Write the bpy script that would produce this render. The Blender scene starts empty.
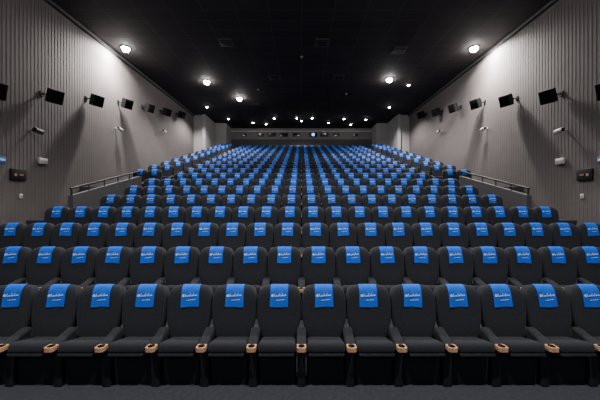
import bpy, math, random
from mathutils import Vector, Matrix, Euler
random.seed(7)
scene=bpy.context.scene
COL=scene.collection
CH=2.3; W=8.75; TOP=9.2; YB=27.0; YF=-4.0
PITCH=1.15; RISE=0.33; Y0=3.9

# ---------------- materials ----------------
def mat(name,color,rough=0.6,metal=0.0,noise=0.0,nscale=40,bump=0.0,emit=None,estr=0,sheen=0,spec=0.5):
    m=bpy.data.materials.new(name); m.use_nodes=True
    nt=m.node_tree; b=nt.nodes['Principled BSDF']
    b.inputs['Base Color'].default_value=(*color,1); b.inputs['Roughness'].default_value=rough
    b.inputs['Metallic'].default_value=metal
    b.inputs['Specular IOR Level'].default_value=spec
    if sheen: b.inputs['Sheen Weight'].default_value=sheen; b.inputs['Sheen Roughness'].default_value=0.5
    if emit: b.inputs['Emission Color'].default_value=(*emit,1); b.inputs['Emission Strength'].default_value=estr
    if noise or bump:
        tc=nt.nodes.new('ShaderNodeTexCoord'); n=nt.nodes.new('ShaderNodeTexNoise')
        n.inputs['Scale'].default_value=nscale; n.inputs['Detail'].default_value=3
        nt.links.new(tc.outputs['Object'],n.inputs['Vector'])
        if noise:
            r=nt.nodes.new('ShaderNodeValToRGB')
            r.color_ramp.elements[0].position=0.3; r.color_ramp.elements[1].position=0.7
            r.color_ramp.elements[0].color=(*[c*(1-noise) for c in color],1)
            r.color_ramp.elements[1].color=(*[min(1,c*(1+noise)) for c in color],1)
            nt.links.new(n.outputs['Fac'],r.inputs['Fac']); nt.links.new(r.outputs['Color'],b.inputs['Base Color'])
        if bump:
            bp=nt.nodes.new('ShaderNodeBump'); bp.inputs['Strength'].default_value=bump; bp.inputs['Distance'].default_value=0.01
            nt.links.new(n.outputs['Fac'],bp.inputs['Height']); nt.links.new(bp.outputs['Normal'],b.inputs['Normal'])
    return m
M_fab=mat('charcoal_fabric',(0.013,0.014,0.018),0.9,noise=0.25,nscale=60,bump=0.2,sheen=0.05,spec=0.2)
M_pan=mat('black_plastic',(0.006,0.006,0.007),0.6,spec=0.25)
M_base=mat('charcoal_base_panel',(0.014,0.015,0.019),0.85,noise=0.2,nscale=40,spec=0.2)
M_blue=mat('blue_cloth',(0.004,0.088,0.49),0.75,noise=0.12,nscale=12,spec=0.2)
M_white=mat('white_print',(0.66,0.75,0.86),0.6)
M_wood=mat('light_wood',(0.40,0.23,0.12),0.45,noise=0.2,nscale=30)
M_wall=mat('grey_wall_paint',(0.104,0.090,0.088),0.8,noise=0.06,nscale=2,spec=0.3)
M_par=mat('parapet_paint',(0.050,0.048,0.050),0.7,noise=0.06,nscale=2)
M_wall2=mat('pale_wall_paint',(0.25,0.245,0.245),0.8,noise=0.06,nscale=2)
M_back=mat('back_wall_paint',(0.15,0.145,0.145),0.8,noise=0.1,nscale=2)
M_trim=mat('pale_trim',(0.42,0.41,0.40),0.7)
M_dark=mat('dark_wall',(0.04,0.04,0.045),0.7,noise=0.1,nscale=3)
M_met=mat('dark_steel_rail',(0.016,0.016,0.017),0.6,spec=0.25)
M_spk=mat('speaker_black',(0.012,0.012,0.013),0.7,spec=0.15)
M_gril=mat('speaker_grille',(0.003,0.003,0.0035),0.8,bump=0.3,nscale=150,spec=0.08)
M_wbox=mat('white_plastic',(0.5,0.5,0.48),0.5)
M_or=mat('orange_sign',(0.35,0.17,0.10),0.5)
M_sb=mat('blue_sign',(0.03,0.15,0.6),0.5)
M_lamp=mat('lamp_glow',(1,1,1),0.5,emit=(1.0,0.96,0.9),estr=180)
M_lampS=mat('small_lamp_glow',(1,1,1),0.5,emit=(1.0,0.95,0.88),estr=80)
M_proj=mat('projector_glow',(0.1,0.3,1),0.4,emit=(0.08,0.3,1.0),estr=5)
M_glass=mat('dark_glass',(0.012,0.014,0.02),0.15)
M_carp=mat('carpet',(0.036,0.038,0.046),0.95,noise=0.18,nscale=20,bump=0.15,spec=0.2)

M_ceil=bpy.data.materials.new('black_ceiling_panels'); M_ceil.use_nodes=True
nt=M_ceil.node_tree; b=nt.nodes['Principled BSDF']; b.inputs['Roughness'].default_value=0.85; b.inputs['Specular IOR Level'].default_value=0.2
tc=nt.nodes.new('ShaderNodeTexCoord'); br=nt.nodes.new('ShaderNodeTexBrick')
br.offset=0; br.inputs['Scale'].default_value=1.0; br.inputs['Brick Width'].default_value=1.2; br.inputs['Row Height'].default_value=0.6
br.inputs['Mortar Size'].default_value=0.02
br.inputs['Color1'].default_value=(0.030,0.027,0.028,1); br.inputs['Color2'].default_value=(0.038,0.034,0.035,1); br.inputs['Mortar'].default_value=(0.058,0.053,0.053,1)
nt.links.new(tc.outputs['Object'],br.inputs['Vector']); nt.links.new(br.outputs['Color'],b.inputs['Base Color'])

# ---------------- mesh helpers ----------------
class MB:
    def __init__(s): s.v=[]; s.f=[]; s.m=[]; s.sm=[]
    def add(s,verts,faces,mi=0,smooth=False,M=None):
        o=len(s.v)
        s.v+= [tuple(M@Vector(p)) if M else tuple(p) for p in verts]
        s.f+=[tuple(i+o for i in f) for f in faces]; s.m+=[mi]*len(faces); s.sm+=[smooth]*len(faces)
    def box(s,a,b_,mi=0,M=None,bev=0.0,fn=None):
        x0,y0,z0=a; x1,y1,z1=b_
        if bev<=0:
            vs=[(x0,y0,z0),(x1,y0,z0),(x1,y1,z0),(x0,y1,z0),(x0,y0,z1),(x1,y0,z1),(x1,y1,z1),(x0,y1,z1)]
            if fn: vs=[fn(*v) for v in vs]
            fs=[(0,3,2,1),(4,5,6,7),(0,1,5,4),(1,2,6,5),(2,3,7,6),(3,0,4,7)]
            s.add(vs,fs,mi,False,M)
        else:
            import bmesh
            bm=bmesh.new(); bmesh.ops.create_cube(bm,size=1)
            for v in bm.verts: v.co=Vector(((x0+x1)/2+v.co.x*(x1-x0),(y0+y1)/2+v.co.y*(y1-y0),(z0+z1)/2+v.co.z*(z1-z0)))
            bmesh.ops.bevel(bm,geom=bm.edges[:],offset=bev,segments=2,affect='EDGES',profile=0.5)
            bm.verts.index_update()
            s.add([fn(*v.co) if fn else v.co[:] for v in bm.verts],[tuple(v.index for v in f.verts) for f in bm.faces],mi,True,M); bm.free()
    def tube(s,p,q,r,n=12,mi=0,caps=True,r2=None):
        p=Vector(p);q=Vector(q);d=(q-p).normalized(); r2=r if r2 is None else r2
        a=d.orthogonal().normalized(); c=d.cross(a)
        vs=[p+(a*math.cos(t)+c*math.sin(t))*r for t in [2*math.pi*i/n for i in range(n)]]+[q+(a*math.cos(t)+c*math.sin(t))*r2 for t in [2*math.pi*i/n for i in range(n)]]
        s.add(vs,[(i,(i+1)%n,n+(i+1)%n,n+i) for i in range(n)],mi,True)
        if caps: s.add(vs,[tuple(range(n))[::-1],tuple(range(n,2*n))],mi,False)
    def merge(s,o,M=None,mi_off=0):
        k=len(s.v); s.v+=[tuple(M@Vector(p)) if M else p for p in o.v]
        s.f+=[tuple(i+k for i in f) for f in o.f]; s.m+=[i+mi_off for i in o.m]; s.sm+=o.sm
    def mesh(s,name,mats):
        me=bpy.data.meshes.new(name); me.from_pydata(s.v,[],s.f)
        for m in mats: me.materials.append(m)
        me.polygons.foreach_set('material_index',s.m); me.polygons.foreach_set('use_smooth',s.sm); me.update()
        return me
def obj(name,me,loc=(0,0,0),parent=None,rot=None,**kw):
    o=bpy.data.objects.new(name,me); COL.objects.link(o); o.location=loc
    if rot: o.rotation_euler=rot
    if parent: o.parent=parent
    for k,v in kw.items(): o[k]=v
    return o

# ---------------- room ----------------
def rowy(i): return Y0+PITCH*i
def rowz(i): return RISE*i
NR=19
SIDEZ=0.15
prof=[(YF,0.0)]
for i in range(1,NR):
    yy=rowy(i)-0.72
    prof+= [(yy,rowz(i-1)),(yy,rowz(i))]
prof.append((YB,rowz(NR-1)))
mb=MB()
n=len(prof)
vs=[(-W,y,z) for y,z in prof]+[(W,y,z) for y,z in prof]
mb.add(vs,[(i,i+n,i+1+n,i+1) for i in range(n-1)],0)
for i in range(7,NR):
    yy=rowy(i)-0.72
    y1=YB if i==NR-1 else yy+PITCH
    for s in (-1,1):
        xa,xb=sorted((s*5.88,s*W)); mb.box((xa,yy,rowz(i)),(xb,y1,rowz(i)+SIDEZ),0)
        xa,xb=sorted((s*5.45,s*5.86)); mb.box((xa,yy-0.38,rowz(i-1)),(xb,yy,rowz(i)-RISE/2),0)
obj('floor',mb.mesh('floor',[M_carp]),kind='structure')

def ribwall(name,sx):
    mb=MB(); p=0.125; pts=[]; y=YF
    while y<YB:
        for dy,dx in ((0,0.005),(0.092,0.005),(0.098,0.0),(0.119,0.0)):
            pts.append((sx*(W+dx*1.0),y+dy))
        y+=p
    n=len(pts); vs=[(x,yy,0) for x,yy in pts]+[(x,yy,TOP) for x,yy in pts]
    mb.add(vs,[((i,i+1,i+1+n,i+n) if sx<0 else (i,i+n,i+1+n,i+1)) for i in range(n-1)],0)
    o0=W+0.03; mb.box((min(sx*o0,sx*(o0+0.2)),YF,0),(max(sx*o0,sx*(o0+0.2)),YB,TOP),0)
    return obj(name,mb.mesh(name,[M_wall]),kind='structure')
ribwall('wall_left',-1); ribwall('wall_right',1)
mb=MB(); mb.box((-W-0.3,YF,TOP),(W+0.3,YB+0.3,TOP+0.2)); obj('ceiling',mb.mesh('ceiling',[M_ceil]),kind='structure')
mb=MB(); mb.box((-W-0.3,YB,0),(W+0.3,YB+0.25,TOP)); obj('wall_back',mb.mesh('wall_back',[M_back]),kind='structure')
for s,nm in ((-1,'wall_left_return'),(1,'wall_right_return')):
    mb=MB()
    xa,xb=sorted((s*7.75,s*W)); mb.box((xa,22.8,5.6),(xb,25.2,TOP))
    xa,xb=sorted((s*6.75,s*W)); mb.box((xa,25.2,5.6),(xb,YB,TOP))
    mb.box((min(s*7.75,s*8.0),22.6,6.2),(max(s*7.75,s*8.0),22.8,TOP))
    obj(nm,mb.mesh(nm,[M_wall2]),kind='structure')
for k,(x0,x1) in enumerate(((-W,-W+0.12),(W-0.12,W))):
    mb=MB(); mb.box((x0,YF,TOP-0.12),(x1,YB,TOP)); obj('trim_%d'%(k+1),mb.mesh('trim',[M_dark]),kind='structure')
mb=MB(); mb.box((-6.74,YB-0.06,8.86),(6.74,YB,8.95)); obj('trim_3',mb.mesh('trim',[M_trim]),kind='structure')
mb=MB(); mb.box((-6.74,YB-0.04,5.9),(6.74,YB,8.12)); obj('trim_4',mb.mesh('trim',[M_dark]),kind='structure')
k=1
for x,w,h in ((-5.5,.2,.1),(-3.9,.28,.13),(-2.85,.38,.16),(-1.7,.38,.16),(-0.5,.3,.14),(1.12,.36,.17),(2.2,.36,.16),(3.35,.28,.12),(5.2,.2,.1)):
    mb=MB(); zc=8.55
    mb.box((x-w,YB-0.03,zc-h),(x+w,YB-0.01,zc+h),0)
    for a,c in (((x-w-.03,YB-0.06,zc-h-.03),(x+w+.03,YB,zc-h)),((x-w-.03,YB-0.06,zc+h),(x+w+.03,YB,zc+h+.03)),((x-w-.03,YB-0.06,zc-h),(x-w,YB,zc+h)),((x+w,YB-0.06,zc-h),(x+w+.03,YB,zc+h))):
        mb.box(a,c,1)
    obj('window_%d'%k,mb.mesh('window',[M_glass,M_dark]),kind='structure'); k+=1
mb=MB(); mb.tube((0,0,0),(0,-0.10,0),0.16,16,0); bod=mb.mesh('projector_body',[M_spk])
mb=MB(); mb.tube((0,-0.10,0),(0,-0.12,0),0.14,16,0); ln=mb.mesh('lens',[M_proj])
pr=obj('projector',bod,(1.12,YB-0.03,8.55),label='projector lens glowing blue in the booth window',category='projector')
obj('lens',ln,(0,0,0),parent=pr,label='glowing blue lens')

# parapets and handrails (slope with rake)
sl=0.245
for s in (-1,1):
    xa=-6.45 if s<0 else 6.36
    y0,y1=7.85,11.22
    zt0=CH+0.13; zt1=zt0+sl*(y1-y0)
    mb=MB(); x0,x1=sorted((xa-0.07,xa+0.07))
    vs=[(x0,y0,0.9),(x1,y0,0.9),(x1,y1,1.8),(x0,y1,1.8),(x0,y0,zt0),(x1,y0,zt0),(x1,y1,zt1),(x0,y1,zt1)]
    mb.add(vs,[(0,3,2,1),(4,5,6,7),(0,1,5,4),(1,2,6,5),(2,3,7,6),(3,0,4,7)],0)
    mb.box((min(s*6.5,s*W),y1-0.14,1.8),(max(s*6.5,s*W),y1,rowz(7)+SIDEZ+0.35),0)
    obj('trim_%d'%(5 if s<0 else 6),mb.mesh('trim',[M_par]),kind='structure')
    e=bpy.data.objects.new('handrail',None); COL.objects.link(e); e.location=(xa,y0,zt0)
    e['label']='sloping dark steel handrail on a low grey parapet wall'; e['category']='handrail'; e['group']='side aisle handrails'
    mb=MB(); mb.tube((0,0,0.19),(0,y1-y0,0.19+sl*(y1-y0)),0.03)
    mb.tube((0,0.035,0.19),(0,0.035,0.0),0.028)
    mb.tube((0,y1-y0-.035,0.19+sl*(y1-y0)),(0,y1-y0-.035,sl*(y1-y0)-.01),0.028)
    obj('rail',mb.mesh('rail',[M_met]),parent=e)
    mbp=MB(); mbp.tube((0,0,-0.01),(0,0,0.19),0.016); pm=mbp.mesh('post',[M_met])
    for t in (0.2,0.4,0.6,0.8):
        obj('post',pm,(0,(y1-y0)*t,sl*(y1-y0)*t),parent=e)

# ---------------- cinema seat ----------------
H=1.13
LV=[ # z, yc, halfw, thick, wing
 (0.30,-0.13,0.20,0.07,0.00),(0.34,-0.135,0.225,0.12,0.01),(0.48,-0.13,0.240,0.14,0.03),(0.60,-0.115,0.262,0.14,0.045),
 (0.70,-0.095,0.285,0.13,0.06),(0.82,-0.070,0.294,0.13,0.07),(0.94,-0.050,0.294,0.135,0.075),(1.02,-0.040,0.286,0.13,0.07),(1.075,-0.033,0.268,0.115,0.05),(1.112,-0.028,0.235,0.08,0.025),(H,-0.025,0.175,0.035,0.008)]
def lerp_lv(z):
    for a,b2 in zip(LV,LV[1:]):
        if a[0]<=z<=b2[0]:
            t=(z-a[0])/(b2[0]-a[0]); return [a[k]+(b2[k]-a[k])*t for k in range(5)]
    return list(LV[-1] if z>H else LV[0])
def backrest(n=24,levels=LV):
    mb=MB(); vs=[]
    for z,yc,hw,th,wg in levels:
        for i in range(n):
            a=2*math.pi*(i+0.5)/n; c=math.cos(a); s=math.sin(a)
            x=hw*math.copysign(abs(c)**0.6,c); y=yc+th/2*math.copysign(abs(s)**0.6,s)
            if s<0: y-=wg*abs(x/hw)**3
            vs.append((x,y,z))
    fs=[]
    for l in range(len(levels)-1):
        for i in range(n): fs.append((l*n+i,l*n+(i+1)%n,(l+1)*n+(i+1)%n,(l+1)*n+i))
    fs.append(tuple(range(n))[::-1]); fs.append(tuple((len(levels)-1)*n+i for i in range(n)))
    mb.add(vs,fs,0,True); return mb
def yfront(x,z):
    zz,yc,hw,th,wg=lerp_lv(z); u=min(1,abs(x)/hw)
    s=(1-min(1,u)**(2/0.6))
    s=max(0,s)**0.5
    return yc-th/2*s**0.6-wg*u**3
def cover(seed,nx=8,text=True,tilt=0.0,bold=1.0,hw=0.120,zb=0.868):
    mb=MB()
    zs=[zb+(1.105-zb)*k/7 for k in range(8)]
    sk=tilt; vs=[]
    rows=[]
    for z in zs:
        r=[]
        for i in range(nx+1):
            u=-1+2*i/nx; t=(1.105-z)/0.3
            x=hw*u*(1.0+0.03*t)+sk*t
            wv=0.004*math.sin(u*4+seed)*t
            r.append((x,yfront(x,z)-0.009+wv-0.004*t, z+sk*0.5*u*t+0.005*math.sin(u*2+seed)*t))
        rows.append(r)
    for (y,z) in ((-0.058,1.132),(-0.03,1.140),(0.0,1.135),(0.035,1.11),(0.05,1.05),(0.055,0.95)):
        rows.append([(hw*(-1+2*i/nx),y,z) for i in range(nx+1)])
    for r in rows: vs+=r
    fs=[]; m=nx+1
    for l in range(len(rows)-1):
        for i in range(nx): fs.append((l*m+i,l*m+i+1,(l+1)*m+i+1,(l+1)*m+i))
    mb.add(vs,fs,0,True)
    if text:
        K=0.84
        def quad(x0,z0,x1,z1,w):
            w*=bold*K; x0*=K; x1*=K; z0=1.01+(z0-1.0)*K; z1=1.01+(z1-1.0)*K
            d=Vector((x1-x0,z1-z0)); d.normalize(); nn=Vector((-d.y,d.x))*w/2
            pts=[(x0+nn.x,z0+nn.y),(x0-nn.x,z0-nn.y),(x1-nn.x,z1-nn.y),(x1+nn.x,z1+nn.y)]
            P=[]
            for x,z in pts:
                t=(1.105-z)/0.3; xx=x+sk*t; z2=z+0.07*x
                P.append((xx,yfront(xx,z2)-0.0185-0.004*t,z2+sk*0.5*(x/hw)*t))
            mb.add(P,[(0,1,2,3)],1)
        ex,ez=-0.106,1.014
        for k in range(8):
            a=k*math.pi/4; b3=a+math.pi/4
            quad(ex+.018*math.cos(a),ez+.018*math.sin(a),ex+.018*math.cos(b3),ez+.018*math.sin(b3),.0065)
        quad(ex,ez-.012,ex,ez+.012,.007); quad(ex-.012,ez,ex+.012,ez,.007)
        x=-0.080; hs=[.046,.020,.020,.044,.020,.042,.020,.024]
        for h in hs:
            quad(x,0.995,x+0.014,0.995+h,.0062); quad(x+0.014,0.995+min(h,.020),x+0.022,0.995,.005); x+=0.0245
        x=-0.030
        for wd in (.022,.018,.030,.024):
            quad(x,0.940,x+wd,0.940,.0075); x+=wd+.007
        quad(-.045,.940,-.038,.940,.010)
    return mb
def seat_cushion():
    mb=MB(); M=Matrix.Translation((0,-0.17,0.40))@Matrix.Rotation(math.radians(-15),4,'X')
    mb.box((-0.228,-0.40,-0.04),(0.228,0.03,0.09),0,M,bev=0.045)
    mb.box((-0.215,-0.39,-0.07),(0.215,0.0,-0.03),1,M,bev=0.012)
    return mb
def slope(x,y,z):
    k=max(0,(y+0.52))*0.30
    return (x,y,z+(k if z>0.3 else 0))
def armrest():
    mb=MB()
    mb.box((-0.060,-0.50,0.48),(0.060,-0.20,0.545),0,None,bev=0.025,fn=slope)
    mb.box((-0.052,-0.45,0.0),(0.052,-0.21,0.50),1,None,bev=0.015,fn=slope)
    return mb
def cupholder():
    mb=MB(); hw=0.056; y0,y1=-0.585,-0.475; zc0,zc1=0.500,0.550; n=16; cy=(y0+y1)/2
    def sq(a):
        c,s=math.cos(a),math.sin(a); k=1/max(abs(c),abs(s)); return (hw*c*k,cy+(y1-y0)/2*s*k)
    A=[2*math.pi*(i+0.5)/n for i in range(n)]
    out=[sq(a) for a in A]; inn=[(0.042*math.cos(a),cy+0.042*math.sin(a)) for a in A]
    vs=[(x,y,zc1) for x,y in out]+[(x,y,zc1) for x,y in inn]+[(x,y,zc0) for x,y in out]+[(x,y,zc0+0.01) for x,y in inn]
    fs=[(i,(i+1)%n,n+(i+1)%n,n+i) for i in range(n)]
    fs+=[(2*n+i,2*n+(i+1)%n,(i+1)%n,i) for i in range(n)]
    mb.add(vs,fs,0)
    mb.add(vs,[(n+i,n+(i+1)%n,3*n+(i+1)%n,3*n+i) for i in range(n)]+[tuple(3*n+i for i in range(n)),tuple(2*n+i for i in range(n))[::-1]],1)
    return mb
def base():
    mb=MB(); mb.box((-0.235,-0.40,0.0),(0.235,-0.12,0.33),0,None,bev=0.015); return mb

me_back=backrest(28).mesh('backrest',[M_fab])
me_seat=seat_cushion().mesh('seat',[M_fab,M_base])
me_arm=armrest().mesh('armrest',[M_fab,M_base])
me_cup=cupholder().mesh('cup_holder',[M_wood,M_pan])
me_base=base().mesh('base',[M_base])
me_cov=[cover(s,tilt=t).mesh('headrest_cover',[M_blue,M_white]) for s,t in ((1,0.006),(2,-0.010),(3,0.0),(4,0.012),(5,-0.004),(6,0.003))]
def body(arms):
    bodym=MB(); bodym.merge(backrest(16,[LV[k] for k in (1,3,4,6,7,8,9,10)]))
    bodym.merge(seat_cushion()); bodym.merge(base(),None,1)
    for s in arms:
        T=Matrix.Translation((s*0.3,0,0))
        bodym.box((-0.05,-0.50,0.49),(0.05,-0.20,0.545),0,T,fn=slope); bodym.box((-0.04,-0.45,0.0),(0.04,-0.21,0.49),1,T); bodym.box((-0.05,-0.585,0.50),(0.05,-0.50,0.55),2,T)
    return bodym
bodym=body((1,))
me_body=bodym.mesh('cinema_seat',[M_fab,M_pan,M_wood]); me_body2=body((-1,1)).mesh('cinema_seat',[M_fab,M_pan,M_wood])
me_covf=[cover(s,4,True,t,1.0,0.108,0.880).mesh('headrest_cover',[M_blue,M_white]) for s,t in ((1,0.006),(3,-0.006),(5,0.0))]
LAB='charcoal fabric cinema seat with blue printed headrest cover'
LAB3='charcoal cinema seat with blue cover on raised platform beside wall'
def place_full(x,y,z,extra):
    e=bpy.data.objects.new('cinema_seat',None); COL.objects.link(e); e.location=(x,y,z); e.empty_display_size=0.2
    e['label']='charcoal cinema seat with blue printed cover and wood-tipped armrest'; e['category']='cinema seat'; e['group']='rows of cinema seats'
    obj('backrest',me_back,parent=e); obj('seat',me_seat,parent=e); obj('base',me_base,parent=e)
    obj('headrest_cover',random.choice(me_cov),parent=e,label='blue cloth cover with white emblem and lettering')
    for dx in ([0.3,-0.3] if extra else [0.3]):
        a=obj('armrest',me_arm,(dx,0,0),parent=e); obj('cup_holder',me_cup,parent=a,label='light wood cup holder tip')
def place_mid(x,y,z,lab,two=False):
    e=obj('cinema_seat',me_body2 if two else me_body,(x,y,z),label=lab,category='cinema seat',group='rows of cinema seats')
    obj('headrest_cover',random.choice(me_covf),parent=e,label='blue cloth cover with white lettering')
counts=[20,22,22,22,20,20,20]
for i,c in enumerate(counts):
    for j in range(c):
        x=(j-(c-1)/2)*0.6
        if i<4: place_full(x,rowy(i),rowz(i),j==0)
        else: place_mid(x,rowy(i),rowz(i),LAB,j==0)
stuff=MB(); farcov=cover(3,2,False,0,1,0.100,0.895)
for i in range(7,NR):
    spots=[((j-8.5)*0.6,0.0,j==0) for j in range(18)]+[(x,SIDEZ,x in (-6.8,6.25)) for x in (-6.8,-6.2,6.25,6.85)]
    for x,dz,two in spots:
        if i<=13: place_mid(x,rowy(i),rowz(i)+dz,LAB3 if dz else LAB,two)
        else:
            T=Matrix.Translation((x,rowy(i),rowz(i)+dz))
            stuff.merge(bodym,T); stuff.merge(farcov,T,3)
obj('cinema_seats',stuff.mesh('cinema_seats',[M_fab,M_pan,M_wood,M_blue,M_white]),kind='stuff',label='distant raked rows of charcoal seats with blue covers',category='cinema seats')

# ---------------- wall speakers ----------------
def cab():
    mb=MB(); d=0.42; w=.19; h=.22
    vs=[(0,-w,-h),(0,w,-h),(0,w,h),(0,-w,h),(-d*.6,-w,-h),(-d*.6,w,-h),(-d*.6,w,h),(-d*.6,-w,h),(-d,-.12,-.14),(-d,.12,-.14),(-d,.12,.15),(-d,-.12,.15)]
    mb.add(vs,[(0,1,2,3),(8,11,10,9)]+[f for k in (0,4) for f in ((k,k+4,k+5,k+1),(k+1,k+5,k+6,k+2),(k+2,k+6,k+7,k+3),(k+3,k+7,k+4,k))],0); return mb
me_cab=cab().mesh('cabinet',[M_spk])
mb=MB(); mb.box((0.0,-.175,-.205),(0.022,.175,.205),0,None,bev=0.008); me_gr=mb.mesh('grille',[M_gril])
mb=MB(); mb.tube((-0.30,0,0.10),(-0.51,0,0.12),0.022,8); mb.box((-0.533,-.06,.04),(-0.50,.06,.20)); me_br=mb.mesh('bracket',[M_spk])
def speaker(s,y,z):
    e=bpy.data.objects.new('speaker',None); COL.objects.link(e); e.location=(s*(W-0.53),y,z)
    e['label']='black wall speaker angled down on a bracket against ribbed grey wall'; e['category']='speaker'; e['group']='surround speakers on the side walls'
    rz=0 if s<0 else math.pi
    R=Matrix.Rotation(rz,4,'Z')
    Rt=R@Matrix.Rotation(math.radians(-24 if s<0 else 24),4,'Z')@Matrix.Rotation(math.radians(20),4,'Y')
    for nm,me,RR in (('cabinet',me_cab,Rt),('grille',me_gr,Rt),('bracket',me_br,R)):
        o=obj(nm,me,parent=e); o.rotation_euler=RR.to_euler()
for s in (-1,1):
    for y,z in ((7.6,CH+2.95),(9.45,CH+3.45),(11.4,CH+4.0),(13.4,CH+4.55),(15.4,CH+5.0),(17.4,CH+5.4),(19.6,CH+5.9)):
        speaker(s,y,z)

# ---------------- wall fixtures ----------------
def wallbox(name,s,y,z,w,h,d,mats,parts,label,cat):
    mb=MB(); xa,xb=sorted((s*(W-d),s*W)); e=None
    mb.box((xa-s*W,-w/2,-h/2),(xb-s*W,w/2,h/2),0,None,bev=min(d,w,h)*0.2)
    e=obj(name,mb.mesh(name,[mats]),(s*W,y,z),label=label,category=cat)
    for (pn,pm,y0,z0,y1,z1) in parts:
        m2=MB(); a,b4=sorted((-s*(d+0.015),-s*(d-0.01))); m2.box((a,y0,z0),(b4,y1,z1)); obj(pn,m2.mesh(pn,[pm]),parent=e)
for s in (-1,1):
    wallbox('emergency_light',s,9.45,CH+1.3,.30,.20,.10,M_wbox,[('lens',M_wall2,-.12,-.08,.12,.02)],'white emergency light box on ribbed grey wall','emergency light')
    wallbox('wall_sign',s,8.65,CH+0.78,.48,.34,.06,M_spk,[('emblem',M_or,-.15,-.05,-.08,.03),('lettering',M_or,.0,-.02,.12,.015)],'dark wall sign with orange marking','sign')
    wallbox('notice_plate',s,8.2,CH+1.18,.20,.18,.02,M_sb,[('lettering',M_white,-.07,-.03,.07,.03)],'small blue notice plate on wall','sign')
    wallbox('wall_switch',s,8.75,CH+0.12,.10,.14,.03,M_wbox,[('indicator',M_or,-.02,-.02,.02,.02)],'small wall switch with glowing indicator','switch')
def wallcam(s,y,z,L,r,m,lab,cat,name):
    mb=MB(); mb.tube((-s*0.22,-L/2,0),(-s*0.22,L/2,-0.03),r,14); e=obj(name,mb.mesh('housing',[m]),(s*W,y,z),label=lab,category=cat)
    m2=MB(); m2.tube((0,0,0.02),(-s*0.22,0,0.0),0.025,8); obj('bracket',m2.mesh('bracket',[M_wbox]),parent=e)
    m3=MB(); m3.tube((-s*0.22,-L/2-.012,0),(-s*0.22,-L/2,0),r*0.8,14); obj('lens',m3.mesh('lens',[M_glass]),parent=e)
wallcam(-1,9.1,CH+2.25,.26,.08,M_dark,'dark cylindrical camera on a wall bracket','camera','security_camera')
wallcam(1,9.3,CH+2.3,.26,.08,M_wbox,'white cylindrical camera on a wall bracket','camera','security_camera')
for s in (-1,1):
    wallcam(s,13.2,CH+3.35,.24,.07,M_wbox,'white cylindrical camera on a wall bracket','camera','security_camera')
    wallcam(s,17.5,CH+4.3,.24,.07,M_wbox,'white cylindrical camera on a wall bracket','camera','security_camera')

# ---------------- ceiling lamps ----------------
def housing(r):
    mb=MB(); n=20
    vs=[];
    for rr,z in ((r*1.2,0),(r*1.2,-0.04),(r*1.0,-0.04),(r*1.0,-0.005)):
        vs+=[(rr*math.cos(2*math.pi*i/n),rr*math.sin(2*math.pi*i/n),z) for i in range(n)]
    mb.add(vs,[(l*n+i,l*n+(i+1)%n,(l+1)*n+(i+1)%n,(l+1)*n+i) for l in range(3) for i in range(n)],0,False); return mb
def lens(r):
    mb=MB(); n=20; vs=[]
    L=((1.0,-.005),(1.0,-.06),(0.9,-.13),(0.65,-.19),(0.2,-.22))
    for k,z in L: vs+=[(r*.98*k*math.cos(2*math.pi*i/n),r*.98*k*math.sin(2*math.pi*i/n),z*r/.19) for i in range(n)]
    mb.add(vs,[(l*n+i,l*n+(i+1)%n,(l+1)*n+(i+1)%n,(l+1)*n+i) for l in range(4) for i in range(n)]+[tuple(4*n+i for i in range(n))],0,True); return mb
hb=housing(.17).mesh('downlight',[M_spk]); lb=lens(.17).mesh('lamp',[M_lamp])
hs_=housing(.08).mesh('downlight',[M_spk]); ls_=lens(.08).mesh('lamp',[M_lampS])
def lamp(x,y,big,power,ang=130,blend=0.6,point=0,dx=0):
    e=obj('downlight',hb if big else hs_,(x,y,TOP),label='round bright downlight set in the black ceiling' if big else 'small round downlight set in the black ceiling',category='ceiling light',group='ceiling downlights')
    obj('lamp',lb if big else ls_,parent=e,label='glowing white lamp lens')
    if power:
        L=bpy.data.lights.new('lamp_light','SPOT'); L.energy=power; L.spot_size=math.radians(ang); L.spot_blend=blend; L.shadow_soft_size=0.12; L.color=(1.0,0.97,0.94)
        o=bpy.data.objects.new('lamp_light',L); COL.objects.link(o); o.parent=e; o.location=(0,0,-0.4)
    if point:
        L=bpy.data.lights.new('added_wall_pool_light','SPOT'); L.energy=point; L.spot_size=math.radians(165); L.spot_blend=0.3; L.shadow_soft_size=0.1; L.color=(1.0,0.97,0.94)  # second spot added beside the downlight to strengthen its pool on the wall
        o=bpy.data.objects.new('added_wall_pool_light',L); COL.objects.link(o); o.parent=e; o.location=(dx,0,-0.35)
        o.rotation_euler=(0,math.radians(38 if x<0 else -38),0)
lamp(-7.95,12.7,True,2000,150,0.9,1250,-.3); lamp(7.8,12.7,True,2000,150,0.9,1250,.45)
lamp(5.0,16.0,True,1500,130,0.6); lamp(-5.5,16.3,True,1200)
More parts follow.
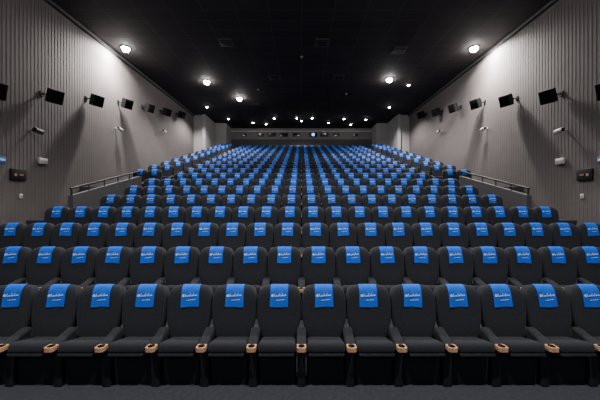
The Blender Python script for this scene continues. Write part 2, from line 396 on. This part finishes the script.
lamp(6.4,16.8,False,500,150); lamp(-4.2,19.0,True,900); lamp(-7.0,20.8,False,1300,150); lamp(6.5,20.8,False,1300,150)
for x,y in ((-2.3,23.6),(-0.4,23.6),(0.9,23.6),(3.6,23.8),(-4.3,25),(5.5,24),(-6.2,23.8),(2.4,25.0),(-3.2,25.4),(4.5,25.6)):
    lamp(x,y,False,0)
lamp(0,24.4,False,350,150)
for x in (-4.5,4.5): lamp(x,5.3,True,700,115)  # unseen downlights from here on, added out of view to light the front rows
for x in (-2.5,2.5): lamp(x,8.0,True,1500,110)  # added pair above the view, brightens the front seats
for x in (-3,3): lamp(x,0.5,True,2200,125)  # added pair near the camera, unseen, more light on the front row
mb=MB()
mb.box((-.3,-.3,-.03),(.3,.3,0.0),0,None,bev=0.008)
for k in range(4):
    mb.box((-.25,-.22+k*.13,-.045),(.25,-.17+k*.13,-.028),1)
me_v=mb.mesh('ceiling_vent',[M_dark,M_pan])
for x,y in ((-3.3,12.3),(0.9,12.3),(4.5,12.9),(-1.5,15.8),(2.1,15.8),(-3.3,20.4),(1.5,20.4)):
    obj('ceiling_vent',me_v,(x,y,TOP),label='small square dark air vent in black ceiling',category='air vent',group='ceiling air vents')
mb=MB(); mb.tube((0,0,0),(0,0,-.04),.07,16,0,True,.065); mb.tube((0,0,-.04),(0,0,-.075),.045,16,0,True,.03); me_d=mb.mesh('smoke_detector',[M_wall2])
for x,y in ((0,13.5),(-2.7,17.5),(2.9,18.2)):
    obj('smoke_detector',me_d,(x,y,TOP),label='small round grey smoke detector on black ceiling',category='smoke detector',group='ceiling smoke detectors')

w=bpy.data.worlds.new('w'); scene.world=w; w.use_nodes=True
w.node_tree.nodes['Background'].inputs[0].default_value=(0.82,0.85,1,1); w.node_tree.nodes['Background'].inputs[1].default_value=0.35

cam=bpy.data.cameras.new('cam'); cam.lens=16.86; cam.sensor_width=36; cam.shift_x=-0.0025; cam.clip_end=200
co=bpy.data.objects.new('camera',cam); COL.objects.link(co); co.location=(0,0,CH); co.rotation_euler=(math.radians(90),0,0)
scene.camera=co
